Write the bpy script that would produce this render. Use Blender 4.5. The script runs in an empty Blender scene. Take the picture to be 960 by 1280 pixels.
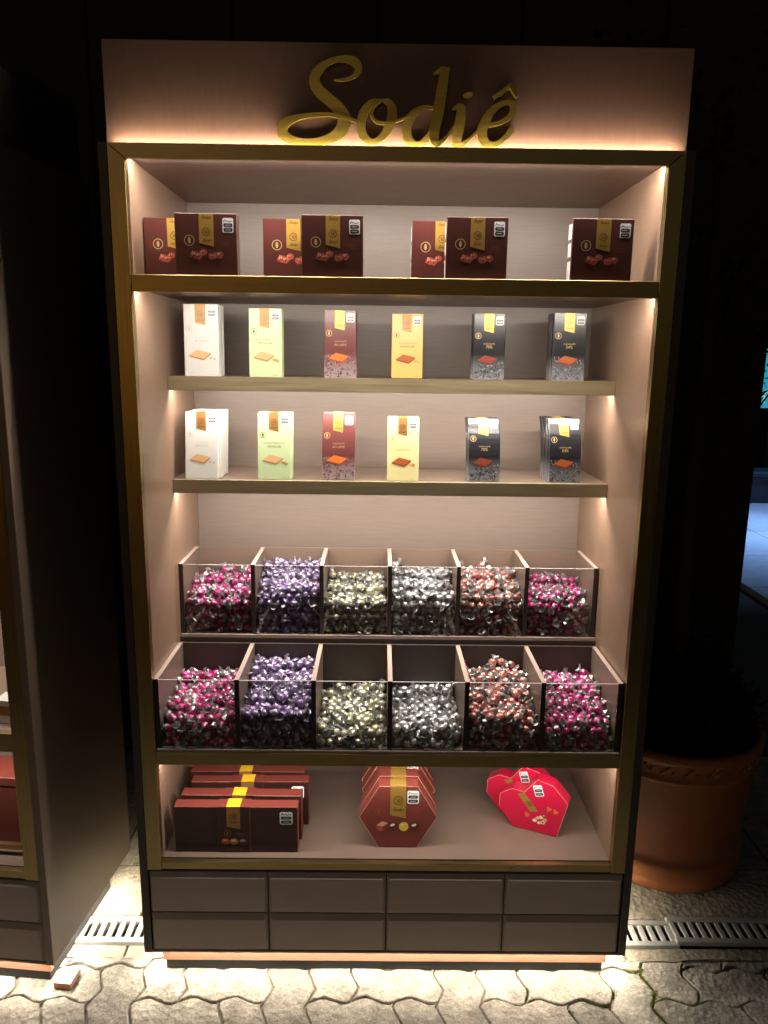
import bpy, bmesh, math, random
from mathutils import Vector, Matrix, noise
random.seed(11)
scene = bpy.context.scene
C = scene.collection
R = math.radians
LIFT = 0.036                      # heights below are measured from 36 mm above the paving

# ------------------------------------------------------------------ camera
cam_d = bpy.data.cameras.new('camera'); cam = bpy.data.objects.new('camera', cam_d); C.objects.link(cam)
cam_d.sensor_fit = 'VERTICAL'; cam_d.sensor_height = 36.0; cam_d.lens = 36.0*954.87/1280.0
cam_d.clip_start = 0.05; cam_d.clip_end = 400
p_, y_, r_ = R(11.675), R(0.437), R(0.739)
fw = Vector((math.sin(y_)*math.cos(p_), math.cos(y_)*math.cos(p_), -math.sin(p_)))
rt = fw.cross(Vector((0, 0, 1))).normalized(); up = rt.cross(fw)
rt2 = math.cos(r_)*rt + math.sin(r_)*up; up2 = -math.sin(r_)*rt + math.cos(r_)*up
M3 = Matrix((rt2, up2, -fw)).transposed().to_4x4()
cam.matrix_world = Matrix.Translation((-0.0315, -1.7017, 1.57+LIFT)) @ M3
scene.camera = cam

# ------------------------------------------------------------------ night sky, moon
world = bpy.data.worlds.new('World'); scene.world = world; world.use_nodes = True
wn = world.node_tree; bg = wn.nodes['Background']
sky = wn.nodes.new('ShaderNodeTexSky'); sky.sky_type = 'NISHITA'; sky.sun_disc = False
sky.sun_elevation = R(4); sky.sun_rotation = R(200)
wn.links.new(sky.outputs[0], bg.inputs[0]); bg.inputs[1].default_value = 0.013
sun_d = bpy.data.lights.new('sun', 'SUN'); sun = bpy.data.objects.new('sun', sun_d); C.objects.link(sun)
sun_d.energy = 0.03; sun_d.angle = R(10); sun_d.color = (1, .93, .84)
sun.rotation_euler = (R(62), 0, R(-20))

# ------------------------------------------------------------------ exposure
scene.render.engine = 'CYCLES'
vs = scene.view_settings
vs.view_transform = 'Standard'; vs.look = 'None'; vs.gamma = 1; vs.exposure = 0.0; vs.use_curve_mapping = False
scene.cycles.max_bounces = 8; scene.cycles.transparent_max_bounces = 12
scene.cycles.sample_clamp_indirect = 4; scene.cycles.caustics_reflective = False; scene.cycles.caustics_refractive = False
scene.render.resolution_x = 768; scene.render.resolution_y = 1024

# LED strengths
LED_HEADER, LED_IN, LED_FLOOR = 175.0, 215.0, 165.0
LED_COL = (1.0, .87, .66); LED_COL_IN = (1.0, .905, .80); LED_COL_FL = (1.0, .89, .72)

# ------------------------------------------------------------------ materials
MATS = {}
def mat(name, col, rough=.5, metal=0.0, grain=None, var=.0, bump=0.0, bscale=200.0, coat=0.0, rnd=0.0, spec=.5, rvar=.0, smudge=0.0):
    """principled material; grain = (sx,sy,sz) stretched noise for colour; rnd = per object brightness spread"""
    if name in MATS: return MATS[name]
    m = bpy.data.materials.new(name); m.use_nodes = True; nt = m.node_tree; b = nt.nodes['Principled BSDF']
    b.inputs['Base Color'].default_value = (*col, 1); b.inputs['Roughness'].default_value = rough
    b.inputs['Metallic'].default_value = metal; b.inputs['Specular IOR Level'].default_value = spec
    if coat: b.inputs['Coat Weight'].default_value = coat; b.inputs['Coat Roughness'].default_value = .12
    tc = nt.nodes.new('ShaderNodeTexCoord')
    src = None
    if var or rvar:
        mp = nt.nodes.new('ShaderNodeMapping'); mp.inputs['Scale'].default_value = grain or (1, 1, 1)
        nt.links.new(tc.outputs['Object'], mp.inputs[0])
        nz = nt.nodes.new('ShaderNodeTexNoise'); nz.inputs['Scale'].default_value = 1; nz.inputs['Detail'].default_value = 6
        nt.links.new(mp.outputs[0], nz.inputs['Vector'])
        mx = nt.nodes.new('ShaderNodeMix'); mx.data_type = 'RGBA'
        mx.inputs['A'].default_value = (*[c*(1-var) for c in col], 1); mx.inputs['B'].default_value = (*[min(1, c*(1+var)) for c in col], 1)
        nt.links.new(nz.outputs['Fac'], mx.inputs['Factor']); nt.links.new(mx.outputs['Result'], b.inputs['Base Color'])
        src = mx.outputs['Result']
        if rvar:
            mr = nt.nodes.new('ShaderNodeMapRange'); mr.inputs['From Min'].default_value = .3; mr.inputs['From Max'].default_value = .7
            mr.inputs['To Min'].default_value = max(.02, rough-rvar); mr.inputs['To Max'].default_value = rough+rvar
            nt.links.new(nz.outputs['Fac'], mr.inputs['Value']); nt.links.new(mr.outputs[0], b.inputs['Roughness'])
    if smudge:                                  # handling marks: broad patches of duller and shinier surface
        n3 = nt.nodes.new('ShaderNodeTexNoise'); n3.inputs['Scale'].default_value = 7; n3.inputs['Detail'].default_value = 9; n3.inputs['Roughness'].default_value = .7; n3.inputs['Distortion'].default_value = .8
        nt.links.new(tc.outputs['Object'], n3.inputs['Vector'])
        m3 = nt.nodes.new('ShaderNodeMapRange'); m3.inputs['From Min'].default_value = .35; m3.inputs['From Max'].default_value = .65
        m3.inputs['To Min'].default_value = rough*(1-smudge); m3.inputs['To Max'].default_value = rough*(1+smudge)
        nt.links.new(n3.outputs['Fac'], m3.inputs['Value']); nt.links.new(m3.outputs[0], b.inputs['Roughness'])
    if rnd:
        oi = nt.nodes.new('ShaderNodeObjectInfo'); mr = nt.nodes.new('ShaderNodeMapRange')
        mr.inputs['To Min'].default_value = 1-rnd; mr.inputs['To Max'].default_value = 1+rnd
        nt.links.new(oi.outputs['Random'], mr.inputs['Value'])
        hs = nt.nodes.new('ShaderNodeHueSaturation'); hs.inputs['Color'].default_value = (*col, 1)
        if src: nt.links.new(src, hs.inputs['Color'])
        nt.links.new(mr.outputs[0], hs.inputs['Value']); nt.links.new(hs.outputs[0], b.inputs['Base Color'])
    if bump:
        n2 = nt.nodes.new('ShaderNodeTexNoise'); n2.inputs['Scale'].default_value = bscale; n2.inputs['Detail'].default_value = 4
        if grain and metal:
            mp2 = nt.nodes.new('ShaderNodeMapping'); mp2.inputs['Scale'].default_value = [g/max(grain) for g in grain]
            nt.links.new(tc.outputs['Object'], mp2.inputs[0]); nt.links.new(mp2.outputs[0], n2.inputs['Vector'])
        else: nt.links.new(tc.outputs['Object'], n2.inputs['Vector'])
        bp = nt.nodes.new('ShaderNodeBump'); bp.inputs['Strength'].default_value = bump; bp.inputs['Distance'].default_value = .002
        nt.links.new(n2.outputs['Fac'], bp.inputs['Height']); nt.links.new(bp.outputs[0], b.inputs['Normal'])
    MATS[name] = m; return m
def emit(name, col, s):
    m = bpy.data.materials.new(name); m.use_nodes = True; nt = m.node_tree; nt.nodes.clear()
    e = nt.nodes.new('ShaderNodeEmission'); e.inputs[0].default_value = (*col, 1); e.inputs[1].default_value = s
    o = nt.nodes.new('ShaderNodeOutputMaterial'); nt.links.new(e.outputs[0], o.inputs[0]); MATS[name] = m; return m

veneer = mat('rose_taupe_laminate', (.212, .150, .116), .34, grain=(14, 14, 260), var=.16, bump=.05, bscale=420, smudge=.08)
veneer_s = mat('glow_toned_side_laminate', (.245, .155, .106), .34, grain=(14, 14, 260), var=.16, bump=.05, bscale=420, smudge=.08)  # same laminate, with the orange glow of the strips mixed into its colour
veneer_b = mat('glare_toned_back_laminate', (.232, .184, .155), .36, grain=(14, 14, 260), var=.16, bump=.05, bscale=420, smudge=.08)  # same laminate, greyed to carry the overexposed look of the back
veneer_h = mat('header_laminate', (.185, .098, .068), .5, grain=(160, 160, 30), var=.12, bump=.05, bscale=420)
edge_pale = mat('pale_divider_edge', (.52, .40, .34), .4, grain=(60, 60, 60), var=.06)
dark_edge = mat('dark_divider_edge', (.035, .026, .024), .35, grain=(60, 60, 60), var=.1)
carcass = mat('dark_brown_laminate', (.085, .062, .054), .42, grain=(20, 20, 160), var=.12, bump=.04, bscale=400)
gold = mat('brushed_gold_metal', (.42, .325, .15), .34, 1.0, grain=(6, 260, 260), var=.22, bump=.12, bscale=900, rvar=.07)
goldv = mat('brushed_gold_metal_upright', (.42, .325, .15), .34, 1.0, grain=(260, 260, 6), var=.22, bump=.12, bscale=900, rvar=.07)
goldshelf = mat('brushed_champagne_shelf_edge', (.36, .295, .18), .45, .75, grain=(8, 240, 240), var=.25, bump=.12, bscale=900, rvar=.07)
goldsign = mat('brushed_brass_letters', (.52, .36, .07), .36, .8, grain=(8, 200, 240), var=.25, bump=.1, bscale=900, rvar=.08)
copper = mat('copper_plinth', (.62, .33, .22), .38, .6, grain=(20, 60, 60), var=.15, bump=.05, bscale=300, rvar=.08)
black = mat('black_plastic_foot', (.012, .012, .013), .6, grain=(60, 60, 60), var=.3)
side_d = mat('shade_toned_side_lacquer', (.05, .038, .034), .42, grain=(40, 40, 40), var=.05)  # near black stands in for the outer sides lying unlit
side_m = mat('dark_taupe_lacquer', (.25, .182, .140), .38, grain=(40, 40, 40), var=.05, bump=.03, bscale=300, rvar=.05)
lacquer = mat('grey_brown_lacquer', (.42, .355, .315), .42, grain=(9, 9, 14), var=.10, bump=.03, bscale=300, smudge=.35)
led_h = emit('led_header', LED_COL, LED_HEADER); led_i = emit('led_interior', LED_COL_IN, LED_IN); led_f = emit('led_floor', LED_COL_FL, LED_FLOOR)
led_b = emit('led_bottom', LED_COL_IN, LED_IN*.5); led_t = emit('led_top_shelf', LED_COL_IN, LED_IN*1.35); led_s = emit('led_floor_side', LED_COL_FL, LED_FLOOR*2.0)

def acrylic():
    m = bpy.data.materials.new('clear_acrylic'); m.use_nodes = True; nt = m.node_tree; nt.nodes.clear()
    t = nt.nodes.new('ShaderNodeBsdfTransparent'); t.inputs[0].default_value = (.94, .94, .95, 1)
    g = nt.nodes.new('ShaderNodeBsdfGlossy'); g.inputs['Roughness'].default_value = .04
    fr = nt.nodes.new('ShaderNodeFresnel'); fr.inputs[0].default_value = 1.49
    mx = nt.nodes.new('ShaderNodeMixShader'); o = nt.nodes.new('ShaderNodeOutputMaterial')
    nt.links.new(fr.outputs[0], mx.inputs[0]); nt.links.new(t.outputs[0], mx.inputs[1]); nt.links.new(g.outputs[0], mx.inputs[2])
    nt.links.new(mx.outputs[0], o.inputs[0]); MATS['clear_acrylic'] = m; return m
acr = acrylic()
acr_edge = mat('polished_acrylic_edge', (.75, .72, .70), .15, spec=.8)

# ------------------------------------------------------------------ builders
def strip(x0, x1, y0, y1, z0, z1, m, side):
    mb = MB(); mb.box(x0, x1, y0, y1, z0, z1, black); mb.mi(m); mb.m[side] = 1; return mb
class MB:
    def __init__(s): s.v = []; s.f = []; s.m = []; s.mats = []
    def mi(s, m):
        if m not in s.mats: s.mats.append(m)
        return s.mats.index(m)
    def face(s, pts, m):
        k = len(s.v); s.v += [tuple(p) for p in pts]; s.f.append(tuple(range(k, k+len(pts)))); s.m.append(s.mi(m)); return s
    def box(s, x0, x1, y0, y1, z0, z1, m):
        k = len(s.v); i = s.mi(m)
        s.v += [(x, y, z) for z in (z0, z1) for y in (y0, y1) for x in (x0, x1)]
        for q in ((0, 2, 3, 1), (4, 5, 7, 6), (0, 1, 5, 4), (2, 6, 7, 3), (0, 4, 6, 2), (1, 3, 7, 5)):
            s.f.append(tuple(k+j for j in q)); s.m.append(i)
        return s
    def prism(s, pts, y0, y1, m, mside=None):
        """outline in x,z (counter clockwise seen from -y) pushed from y0 to y1"""
        k = len(s.v); n = len(pts); i = s.mi(m); j = s.mi(mside or m)
        s.v += [(x, y0, z) for x, z in pts]+[(x, y1, z) for x, z in pts]
        s.f.append(tuple(k+a for a in range(n))); s.m.append(i)
        s.f.append(tuple(k+n+a for a in reversed(range(n)))); s.m.append(j)
        for a in range(n):
            b = (a+1) % n; s.f.append((k+a, k+n+a, k+n+b, k+b)); s.m.append(j)
        return s
    def grid(s, x0, x1, z0, z1, y, m, nx=1, nz=1, slant=0.0):
        k = len(s.v); i = s.mi(m)
        for b in range(nz+1):
            for a in range(nx+1):
                u = a/nx; t = b/nz; zl = z0-slant*u*(1-t)
                s.v.append((x0+(x1-x0)*u, y, zl+(z1-z0)*t if not slant else (z0-slant*u)*(1-t)+z1*t))
        for b in range(nz):
            for a in range(nx):
                q = k+b*(nx+1)+a; s.f.append((q, q+1, q+nx+2, q+nx+1)); s.m.append(i)
        return s
    def disc(s, cx, cz, rx, rz, y, m, n=14, r0=0.0, rot=0.0):
        ps = []
        for a in range(n):
            t = 2*math.pi*a/n; x = math.cos(t)*rx; z = math.sin(t)*rz
            ps.append((x*math.cos(rot)-z*math.sin(rot), x*math.sin(rot)+z*math.cos(rot)))
        if r0 <= 0: s.face([(cx+x, y, cz+z) for x, z in ps], m)
        else:
            for a in range(n):
                b = (a+1) % n
                s.face([(cx+ps[a][0], y, cz+ps[a][1]), (cx+ps[b][0], y, cz+ps[b][1]), (cx+ps[b][0]*r0, y, cz+ps[b][1]*r0), (cx+ps[a][0]*r0, y, cz+ps[a][1]*r0)], m)
        return s
    def mesh(s, name, bevel=0.0, smooth=False, fn=None, weld=False):
        me = bpy.data.meshes.new(name)
        me.from_pydata([fn(*p) for p in s.v] if fn else s.v, [], s.f)
        for m in s.mats: me.materials.append(m)
        me.polygons.foreach_set('material_index', s.m)
        if bevel or weld:
            bm = bmesh.new(); bm.from_mesh(me)
            if weld: bmesh.ops.remove_doubles(bm, verts=bm.verts, dist=1e-6)
            if bevel:
                es = [e for e in bm.edges if len(e.link_faces) == 2 and e.calc_face_angle(0) > .5]
                bmesh.ops.bevel(bm, geom=es, offset=bevel, segments=1, affect='EDGES', clamp_overlap=True)
            bm.to_mesh(me); bm.free()
        if smooth: me.polygons.foreach_set('use_smooth', [True]*len(me.polygons))
        me.update(); return me
    def build(s, name, parent=None, bevel=0.0, smooth=False, fn=None, weld=False):
        return link(name, s.mesh(name, bevel, smooth, fn, weld), parent)
def link(name, me, parent=None, loc=None, rot=None):
    o = bpy.data.objects.new(name, me); C.objects.link(o); o.parent = parent
    if loc is not None: o.location = loc
    if rot is not None: o.rotation_euler = rot
    return o
def tag(o, label=None, cat=None, group=None, kind=None):
    for k, v in (('label', label), ('category', cat), ('group', group), ('kind', kind)):
        if v: o[k] = v
    return o
def thing(name, label, cat, loc=(0, 0, 0), rz=0.0, group=None, rx=0.0):
    o = bpy.data.objects.new(name, None); C.objects.link(o); o.location = loc; o.rotation_euler = (rx, 0, rz); o.empty_display_size = .05
    return tag(o, label, cat, group)
def ribbon(pts, sub=6):
    """smooth a list of (x,z,width) into left and right outline points"""
    P = []
    n = len(pts)
    for i in range(n-1):
        p0 = pts[max(i-1, 0)]; p1 = pts[i]; p2 = pts[i+1]; p3 = pts[min(i+2, n-1)]
        for k in range(sub):
            t = k/sub
            P.append(tuple(.5*((2*b)+(-a+c)*t+(2*a-5*b+4*c-d)*t*t+(-a+3*b-3*c+d)*t**3) for a, b, c, d in zip(p0, p1, p2, p3)))
    P.append(tuple(pts[-1]))
    L = []; Q = []
    for i, (x, z, w) in enumerate(P):
        a = P[max(i-1, 0)]; b = P[min(i+1, len(P)-1)]
        dx, dz = b[0]-a[0], b[1]-a[1]; l = math.hypot(dx, dz) or 1
        nx, nz = -dz/l, dx/l
        L.append((x+nx*w/2, z+nz*w/2)); Q.append((x-nx*w/2, z-nz*w/2))
    return L, Q
def stroke3d(mb, pts, y0, y1, m, sub=6):
    L, Q = ribbon(pts, sub)
    n = len(L); k = len(mb.v); i = mb.mi(m)
    for y, g_ in ((y0, .0014), (y1, -.0004)):           # rises a little along the pen stroke, so crossings lie over one another
        mb.v += [(x, y-g_*a/n, z) for a, (x, z) in enumerate(L)]+[(x, y-g_*a/n, z) for a, (x, z) in enumerate(Q)]
    for a in range(n-1):
        F = lambda s, j: k+s*n+j
        for q in ((F(0, a), F(0, a+1), F(1, a+1), F(1, a)), (F(2, a), F(3, a), F(3, a+1), F(2, a+1)),
                  (F(0, a), F(2, a), F(2, a+1), F(0, a+1)), (F(1, a), F(1, a+1), F(3, a+1), F(3, a))):
            mb.f.append(q); mb.m.append(i)
    for a in (0, n-1):
        mb.f.append((F(0, a), F(1, a), F(3, a), F(2, a))); mb.m.append(i)
def stroke2d(mb, pts, y, m, sub=3):
    L, Q = ribbon(pts, sub)
    for a in range(len(L)-1):
        mb.face([(L[a][0], y, L[a][1]), (L[a+1][0], y, L[a+1][1]), (Q[a+1][0], y, Q[a+1][1]), (Q[a][0], y, Q[a][1])], m)
TXT = {}
def text_polys(body):
    """outline of a line of lettering, 1 unit high, centred"""
    if body in TXT: return TXT[body]
    cu = bpy.data.curves.new('lettering', 'FONT'); cu.body = body; cu.size = 1; cu.align_x = 'CENTER'; cu.resolution_u = 2
    ob = bpy.data.objects.new('lettering', cu); C.objects.link(ob)
    dg = bpy.context.evaluated_depsgraph_get(); dg.update()
    me = bpy.data.meshes.new_from_object(ob.evaluated_get(dg))
    r = ([(v.co.x, v.co.y) for v in me.vertices], [tuple(p.vertices) for p in me.polygons])
    bpy.data.objects.remove(ob); bpy.data.curves.remove(cu); bpy.data.meshes.remove(me)
    TXT[body] = r; return r
def text2d(mb, body, cx, cz, h, y, m, maxw=None):
    vs_, fs = text_polys(body)
    if not vs_: return
    w = max(v[0] for v in vs_)-min(v[0] for v in vs_); sx = h
    if maxw and w*h > maxw: sx = maxw/w
    k = len(mb.v); i = mb.mi(m)
    mb.v += [(cx+x*sx, y, cz+z*h) for x, z in vs_]
    for f in fs: mb.f.append(tuple(k+j for j in f)); mb.m.append(i)

# the script lettering, drawn as pen strokes (x right, y down, width)
SCRIPT = [
 [[(246, 138, 5), (285, 137, 11), (318, 123, 17), (334, 98, 27), (318, 72, 34), (275, 62, 22), (232, 74, 22), (192, 104, 34), (176, 140, 40), (192, 178, 42), (232, 214, 44),
   (268, 250, 48), (284, 290, 52), (262, 334, 44), (205, 362, 30), (140, 369, 26), (86, 358, 32), (57, 330, 40), (72, 296, 34), (118, 276, 20), (180, 266, 15), (240, 266, 15), (295, 279, 13), (338, 290, 10)]],
 [[(418, 210, 10), (384, 218, 22), (356, 252, 32), (345, 300, 34), (354, 342, 32), (384, 364, 22), (416, 350, 24), (444, 312, 34), (458, 262, 38), (448, 222, 28), (418, 210, 10)],
  [(442, 206, 9), (404, 222, 11), (384, 254, 11), (396, 286, 12), (440, 294, 10), (490, 280, 9), (526, 262, 6)]],
 [[(610, 236, 10), (570, 234, 16), (530, 262, 30), (511, 308, 36), (518, 350, 32), (550, 371, 20), (588, 346, 22), (614, 300, 26)],
  [(606, 112, 6), (640, 94, 18)], [(646, 88, 34), (638, 150, 38), (626, 240, 42), (610, 330, 40), (622, 368, 26), (650, 350, 12), (684, 300, 8)]],
 [[(676, 240, 8), (706, 232, 30), (704, 290, 40), (694, 346, 38), (704, 374, 26), (735, 354, 12), (778, 310, 8)],
  [(714, 191, 12), (730, 187, 22), (746, 182, 10)]],
 [[(776, 322, 8), (800, 298, 16), (850, 286, 15), (890, 256, 22), (896, 222, 26), (868, 212, 16), (826, 236, 26), (796, 284, 36), (786, 332, 38), (806, 366, 28), (846, 362, 18), (876, 336, 18), (892, 314, 24), (897, 304, 12)],
  [(822, 196, 14), (856, 172, 16), (884, 148, 16)], [(880, 146, 14), (894, 168, 18), (908, 192, 10)]],
]
def script2d(mb, cx, cz, w, y, m):
    s = w/960
    for letter in SCRIPT:
        for st in letter: stroke2d(mb, [(cx+(a-480)*s, cz-(b-215)*s, max(t*s, .0007)) for a, b, t in st], y, m, 2)

# ------------------------------------------------------------------ ground
G = -0.036
ground_m = mat('dark_sandy_soil', (.075, .066, .05), .95, grain=(9, 9, 9), var=.5, bump=.6, bscale=160)
def stone(name, col, var, bump, scale=90, moss=False):
    m = bpy.data.materials.new(name); m.use_nodes = True; nt = m.node_tree; b = nt.nodes['Principled BSDF']; b.inputs['Roughness'].default_value = .88
    geo = nt.nodes.new('ShaderNodeNewGeometry'); oi = nt.nodes.new('ShaderNodeObjectInfo')
    n1 = nt.nodes.new('ShaderNodeTexNoise'); n1.inputs['Scale'].default_value = 14; n1.inputs['Detail'].default_value = 8; n1.inputs['Roughness'].default_value = .7
    n2 = nt.nodes.new('ShaderNodeTexNoise'); n2.inputs['Scale'].default_value = scale*3; n2.inputs['Detail'].default_value = 5; n2.inputs['Roughness'].default_value = .75
    vo = nt.nodes.new('ShaderNodeTexVoronoi'); vo.inputs['Scale'].default_value = scale
    for n in (n1, n2, vo): nt.links.new(geo.outputs['Position'], n.inputs['Vector'])
    r1 = nt.nodes.new('ShaderNodeValToRGB'); r1.color_ramp.elements[0].position = .33; r1.color_ramp.elements[1].position = .68
    r1.color_ramp.elements[0].color = (*[c*(1-var) for c in col], 1); r1.color_ramp.elements[1].color = (*[c*(1+var) for c in col], 1)
    nt.links.new(n1.outputs['Fac'], r1.inputs[0])
    r2 = nt.nodes.new('ShaderNodeValToRGB'); r2.color_ramp.elements[0].position = .36; r2.color_ramp.elements[1].position = .62
    r2.color_ramp.elements[0].color = (.45, .43, .40, 1); r2.color_ramp.elements[1].color = (1.12, 1.1, 1.08, 1)
    nt.links.new(n2.outputs['Fac'], r2.inputs[0])
    mu = nt.nodes.new('ShaderNodeMix'); mu.data_type = 'RGBA'; mu.blend_type = 'MULTIPLY'; mu.inputs['Factor'].default_value = .8
    nt.links.new(r1.outputs[0], mu.inputs['A']); nt.links.new(r2.outputs[0], mu.inputs['B'])
    hs = nt.nodes.new('ShaderNodeHueSaturation'); mr = nt.nodes.new('ShaderNodeMapRange'); mr.inputs['To Min'].default_value = .8; mr.inputs['To Max'].default_value = 1.15
    nt.links.new(oi.outputs['Random'], mr.inputs['Value']); nt.links.new(mr.outputs[0], hs.inputs['Value'])
    nt.links.new(mu.outputs['Result'], hs.inputs['Color']); nt.links.new(hs.outputs[0], b.inputs['Base Color'])
    ad = nt.nodes.new('ShaderNodeMath'); ad.operation = 'MULTIPLY_ADD'; ad.inputs[1].default_value = .6
    nt.links.new(n2.outputs['Fac'], ad.inputs[0]); nt.links.new(vo.outputs['Distance'], ad.inputs[2])
    bp = nt.nodes.new('ShaderNodeBump'); bp.inputs['Strength'].default_value = bump; bp.inputs['Distance'].default_value = .004
    nt.links.new(ad.outputs[0], bp.inputs['Height']); nt.links.new(bp.outputs[0], b.inputs['Normal'])
    MATS[name] = m; return m
paver_m = stone('weathered_concrete_paver', (.295, .275, .235), .45, .9, 70)
slab_m = stone('rough_pebbled_concrete', (.25, .22, .165), .4, 1.0, 60)
moss_m = mat('green_moss', (.13, .15, .02), .95, grain=(60, 60, 60), var=.6, bump=.9, bscale=260)

g = MB(); g.face([(-60, -60, G-.055), (60, -60, G-.055), (60, 60, G-.055), (-60, 60, G-.055)], ground_m)
tag(g.build('ground'), kind='structure')
# paving laid in herringbone with zigzag edged stones
pv = bpy.data.objects.new('pavement', None); C.objects.link(pv); pv.location = (0, 0, G); tag(pv, kind='structure')
def zig(t):
    t = t % 1.0; return (abs(t-.5)*4-1)
def warp(x, y):
    a = .0120
    wob = .006*noise.noise(Vector((x*7, y*7, 3.1)))
    return (x+a*zig(y/.11+.15)+wob, y+a*zig(x/.11+.4)+.006*noise.noise(Vector((x*7, y*7, 9.7))))
Lp, Wp = .22, .11
X0, Y0 = .03, .055
cells = []
for j in range(-12, 3):
    for i in range(-40, 41):
        k = (i-j) % 4
        if k == 0: cells.append((i*Wp, j*Wp, Lp, Wp))
        elif k == 3: cells.append((i*Wp, j*Wp, Wp, Lp))
npav = 0; JP = []
for (cx, cy, w, h) in cells:
    x0, y0 = X0+cx, Y0+cy
    if x0 < -1.75 or x0 > 1.75 or y0 > .07 or y0 < -.95: continue
    out = []
    for a, b, c, d in ((x0, y0, x0+w, y0), (x0+w, y0, x0+w, y0+h), (x0+w, y0+h, x0, y0+h), (x0, y0+h, x0, y0)):
        n = max(2, int(round(math.hypot(c-a, d-b)/.0138)))
        out += [(a+(c-a)*t/n, b+(d-b)*t/n) for t in range(n)]
    W = [warp(*p) for p in out]; yc = .082; Wc = []
    for i in range(len(W)):
        a_, b_ = W[i], W[(i+1) % len(W)]
        if a_[1] <= yc: Wc.append(a_)
        if (a_[1]-yc)*(b_[1]-yc) < 0:
            t_ = (yc-a_[1])/(b_[1]-a_[1]); Wc.append((a_[0]+(b_[0]-a_[0])*t_, yc))
    if len(Wc) < 8 or max(p[1] for p in Wc)-min(p[1] for p in Wc) < .02: continue
    W = Wc; JP += W
    mx = sum(p[0] for p in W)/len(W); my = sum(p[1] for p in W)/len(W)
    n = len(W)
    def inset(d):
        r = []
        for i in range(n):
            a = W[i-1]; b = W[(i+1) % n]; dx, dy = b[0]-a[0], b[1]-a[1]; l = math.hypot(dx, dy) or 1
            dd = d+.0022*noise.noise(Vector((W[i][0]*90, W[i][1]*90, d*50)))
            r.append((W[i][0]-dy/l*dd, W[i][1]+dx/l*dd))
        return r
    tx, ty, hz = random.uniform(-.012, .012), random.uniform(-.012, .012), random.uniform(-.0028, .0012)
    mb = MB(); V = []
    for d, z in ((.0024, -.05), (.0024, -.007), (.0034, -.0016), (.0056, 0)):
        V.append([(p[0]-mx, p[1]-my, z+hz+(p[0]-mx)*tx+(p[1]-my)*ty) for p in inset(d)])
    for q in range(3):
        for i in range(n):
            j = (i+1) % n; mb.f.append((q*n+i, q*n+j, (q+1)*n+j, (q+1)*n+i))
    mb.v = [p for ring in V for p in ring]; mb.f.append(tuple(range(3*n, 4*n))); mb.mi(paver_m); mb.m = [0]*len(mb.f)
    me = mb.mesh('paver'); bm = bmesh.new(); bm.from_mesh(me)
    bmesh.ops.triangulate(bm, faces=[f for f in bm.faces if len(f.verts) > 4], ngon_method='BEAUTY'); bm.to_mesh(me); bm.free()
    link('paver', me, pv, (mx, my, 0)); npav += 1
MB().face([(-1.85, -1.2, -.009), (1.95, -1.2, -.009), (1.95, .095, -.009), (-1.85, .095, -.009)], mat('joint_sand', (.23, .20, .15), .95, grain=(30, 30, 30), var=.5, bump=1, bscale=300)).build('joint_sand', pv)
# concrete edging on both sides of the drain
def slab(xa, xb, ya, yb, dz=0.0):
    bm = MB(); nx = max(2, int((xb-xa)/.03)); ny = max(1, int((yb-ya)/.03)); V = []
    for j in range(ny+1):
        for i in range(nx+1):
            x = xa+(xb-xa)*i/nx; y = ya+(yb-ya)*j/ny
            ex = .012*noise.noise(Vector((x*9, 1.3, 0)))+.006*noise.noise(Vector((x*40, 7, 0))) if j == 0 and ya < .1 else 0
            V.append((x, y+ex, dz+.0035*noise.noise(Vector((x*6, y*6, 0)))+.0012*noise.noise(Vector((x*50, y*50, 0)))))
    bm.v = V[:]
    for j in range(ny):
        for i in range(nx):
            a = j*(nx+1)+i; bm.f.append((a, a+1, a+nx+2, a+nx+1))
    k = len(V)
    ring = [i for i in range(nx+1)]+[(j*(nx+1)+nx) for j in range(1, ny+1)]+[ny*(nx+1)+i for i in range(nx-1, -1, -1)]+[j*(nx+1) for j in range(ny-1, 0, -1)]
    for a in ring: bm.v.append((V[a][0], V[a][1], -.05))
    for t in range(len(ring)):
        u = (t+1) % len(ring); bm.f.append((ring[t], k+t, k+u, ring[u]))
    bm.mi(slab_m); bm.m = [0]*len(bm.f)
    o = bm.build('concrete_slab', pv); return o
xs = [-1.7, -1.05, -.71, -.02, .66, 1.32, 2.0]
for a, b in zip(xs[:-1], xs[1:]): slab(a+.004, b-.004, .088, .128, -.004)
for a, b in zip(xs[:-1], xs[1:]): slab(a+.005, b-.005, .240, .46, -.002)
for a, b in ((-1.7, -.86), (-.85, -.2), (-.19, .5), (.51, 1.25), (1.26, 2.0)): slab(a, b, .468, 1.18, -.004)
# moss in a few joints
def moss(path, w, label):
    mb = MB()
    for i, (x, y) in enumerate(path):
        for k in range(26):
            a = random.uniform(0, 6.283); r = w*random.random()**.5; px, py = x+r*math.cos(a), y+r*math.sin(a); s = random.uniform(.002, .0045)
            h = random.uniform(.002, .006); t0 = random.uniform(0, 6)
            b = [(px+s*math.cos(t0+q*2.09), py+s*math.sin(t0+q*2.09), G-.014) for q in range(3)]
            for q in range(3): mb.face([b[q], b[(q+1) % 3], (px, py, G-.006+h*1.4)], moss_m)
    tag(mb.build('moss'), label, 'moss', kind='stuff')
def line(a, b, n): return [(a[0]+(b[0]-a[0])*t/n, a[1]+(b[1]-a[1])*t/n) for t in range(n+1)]
near = [p for p in JP if (.60 < p[0] < .80 and -.14 < p[1] < .05) or (.36 < p[0] <= .60 and -.10 < p[1] < -.01)]
near = [p for p in near if noise.noise(Vector((p[0]*11, p[1]*11, 5))) > -.12]
moss(near, .010, 'yellow green moss in the paver joints by the cabinet corner')
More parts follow.
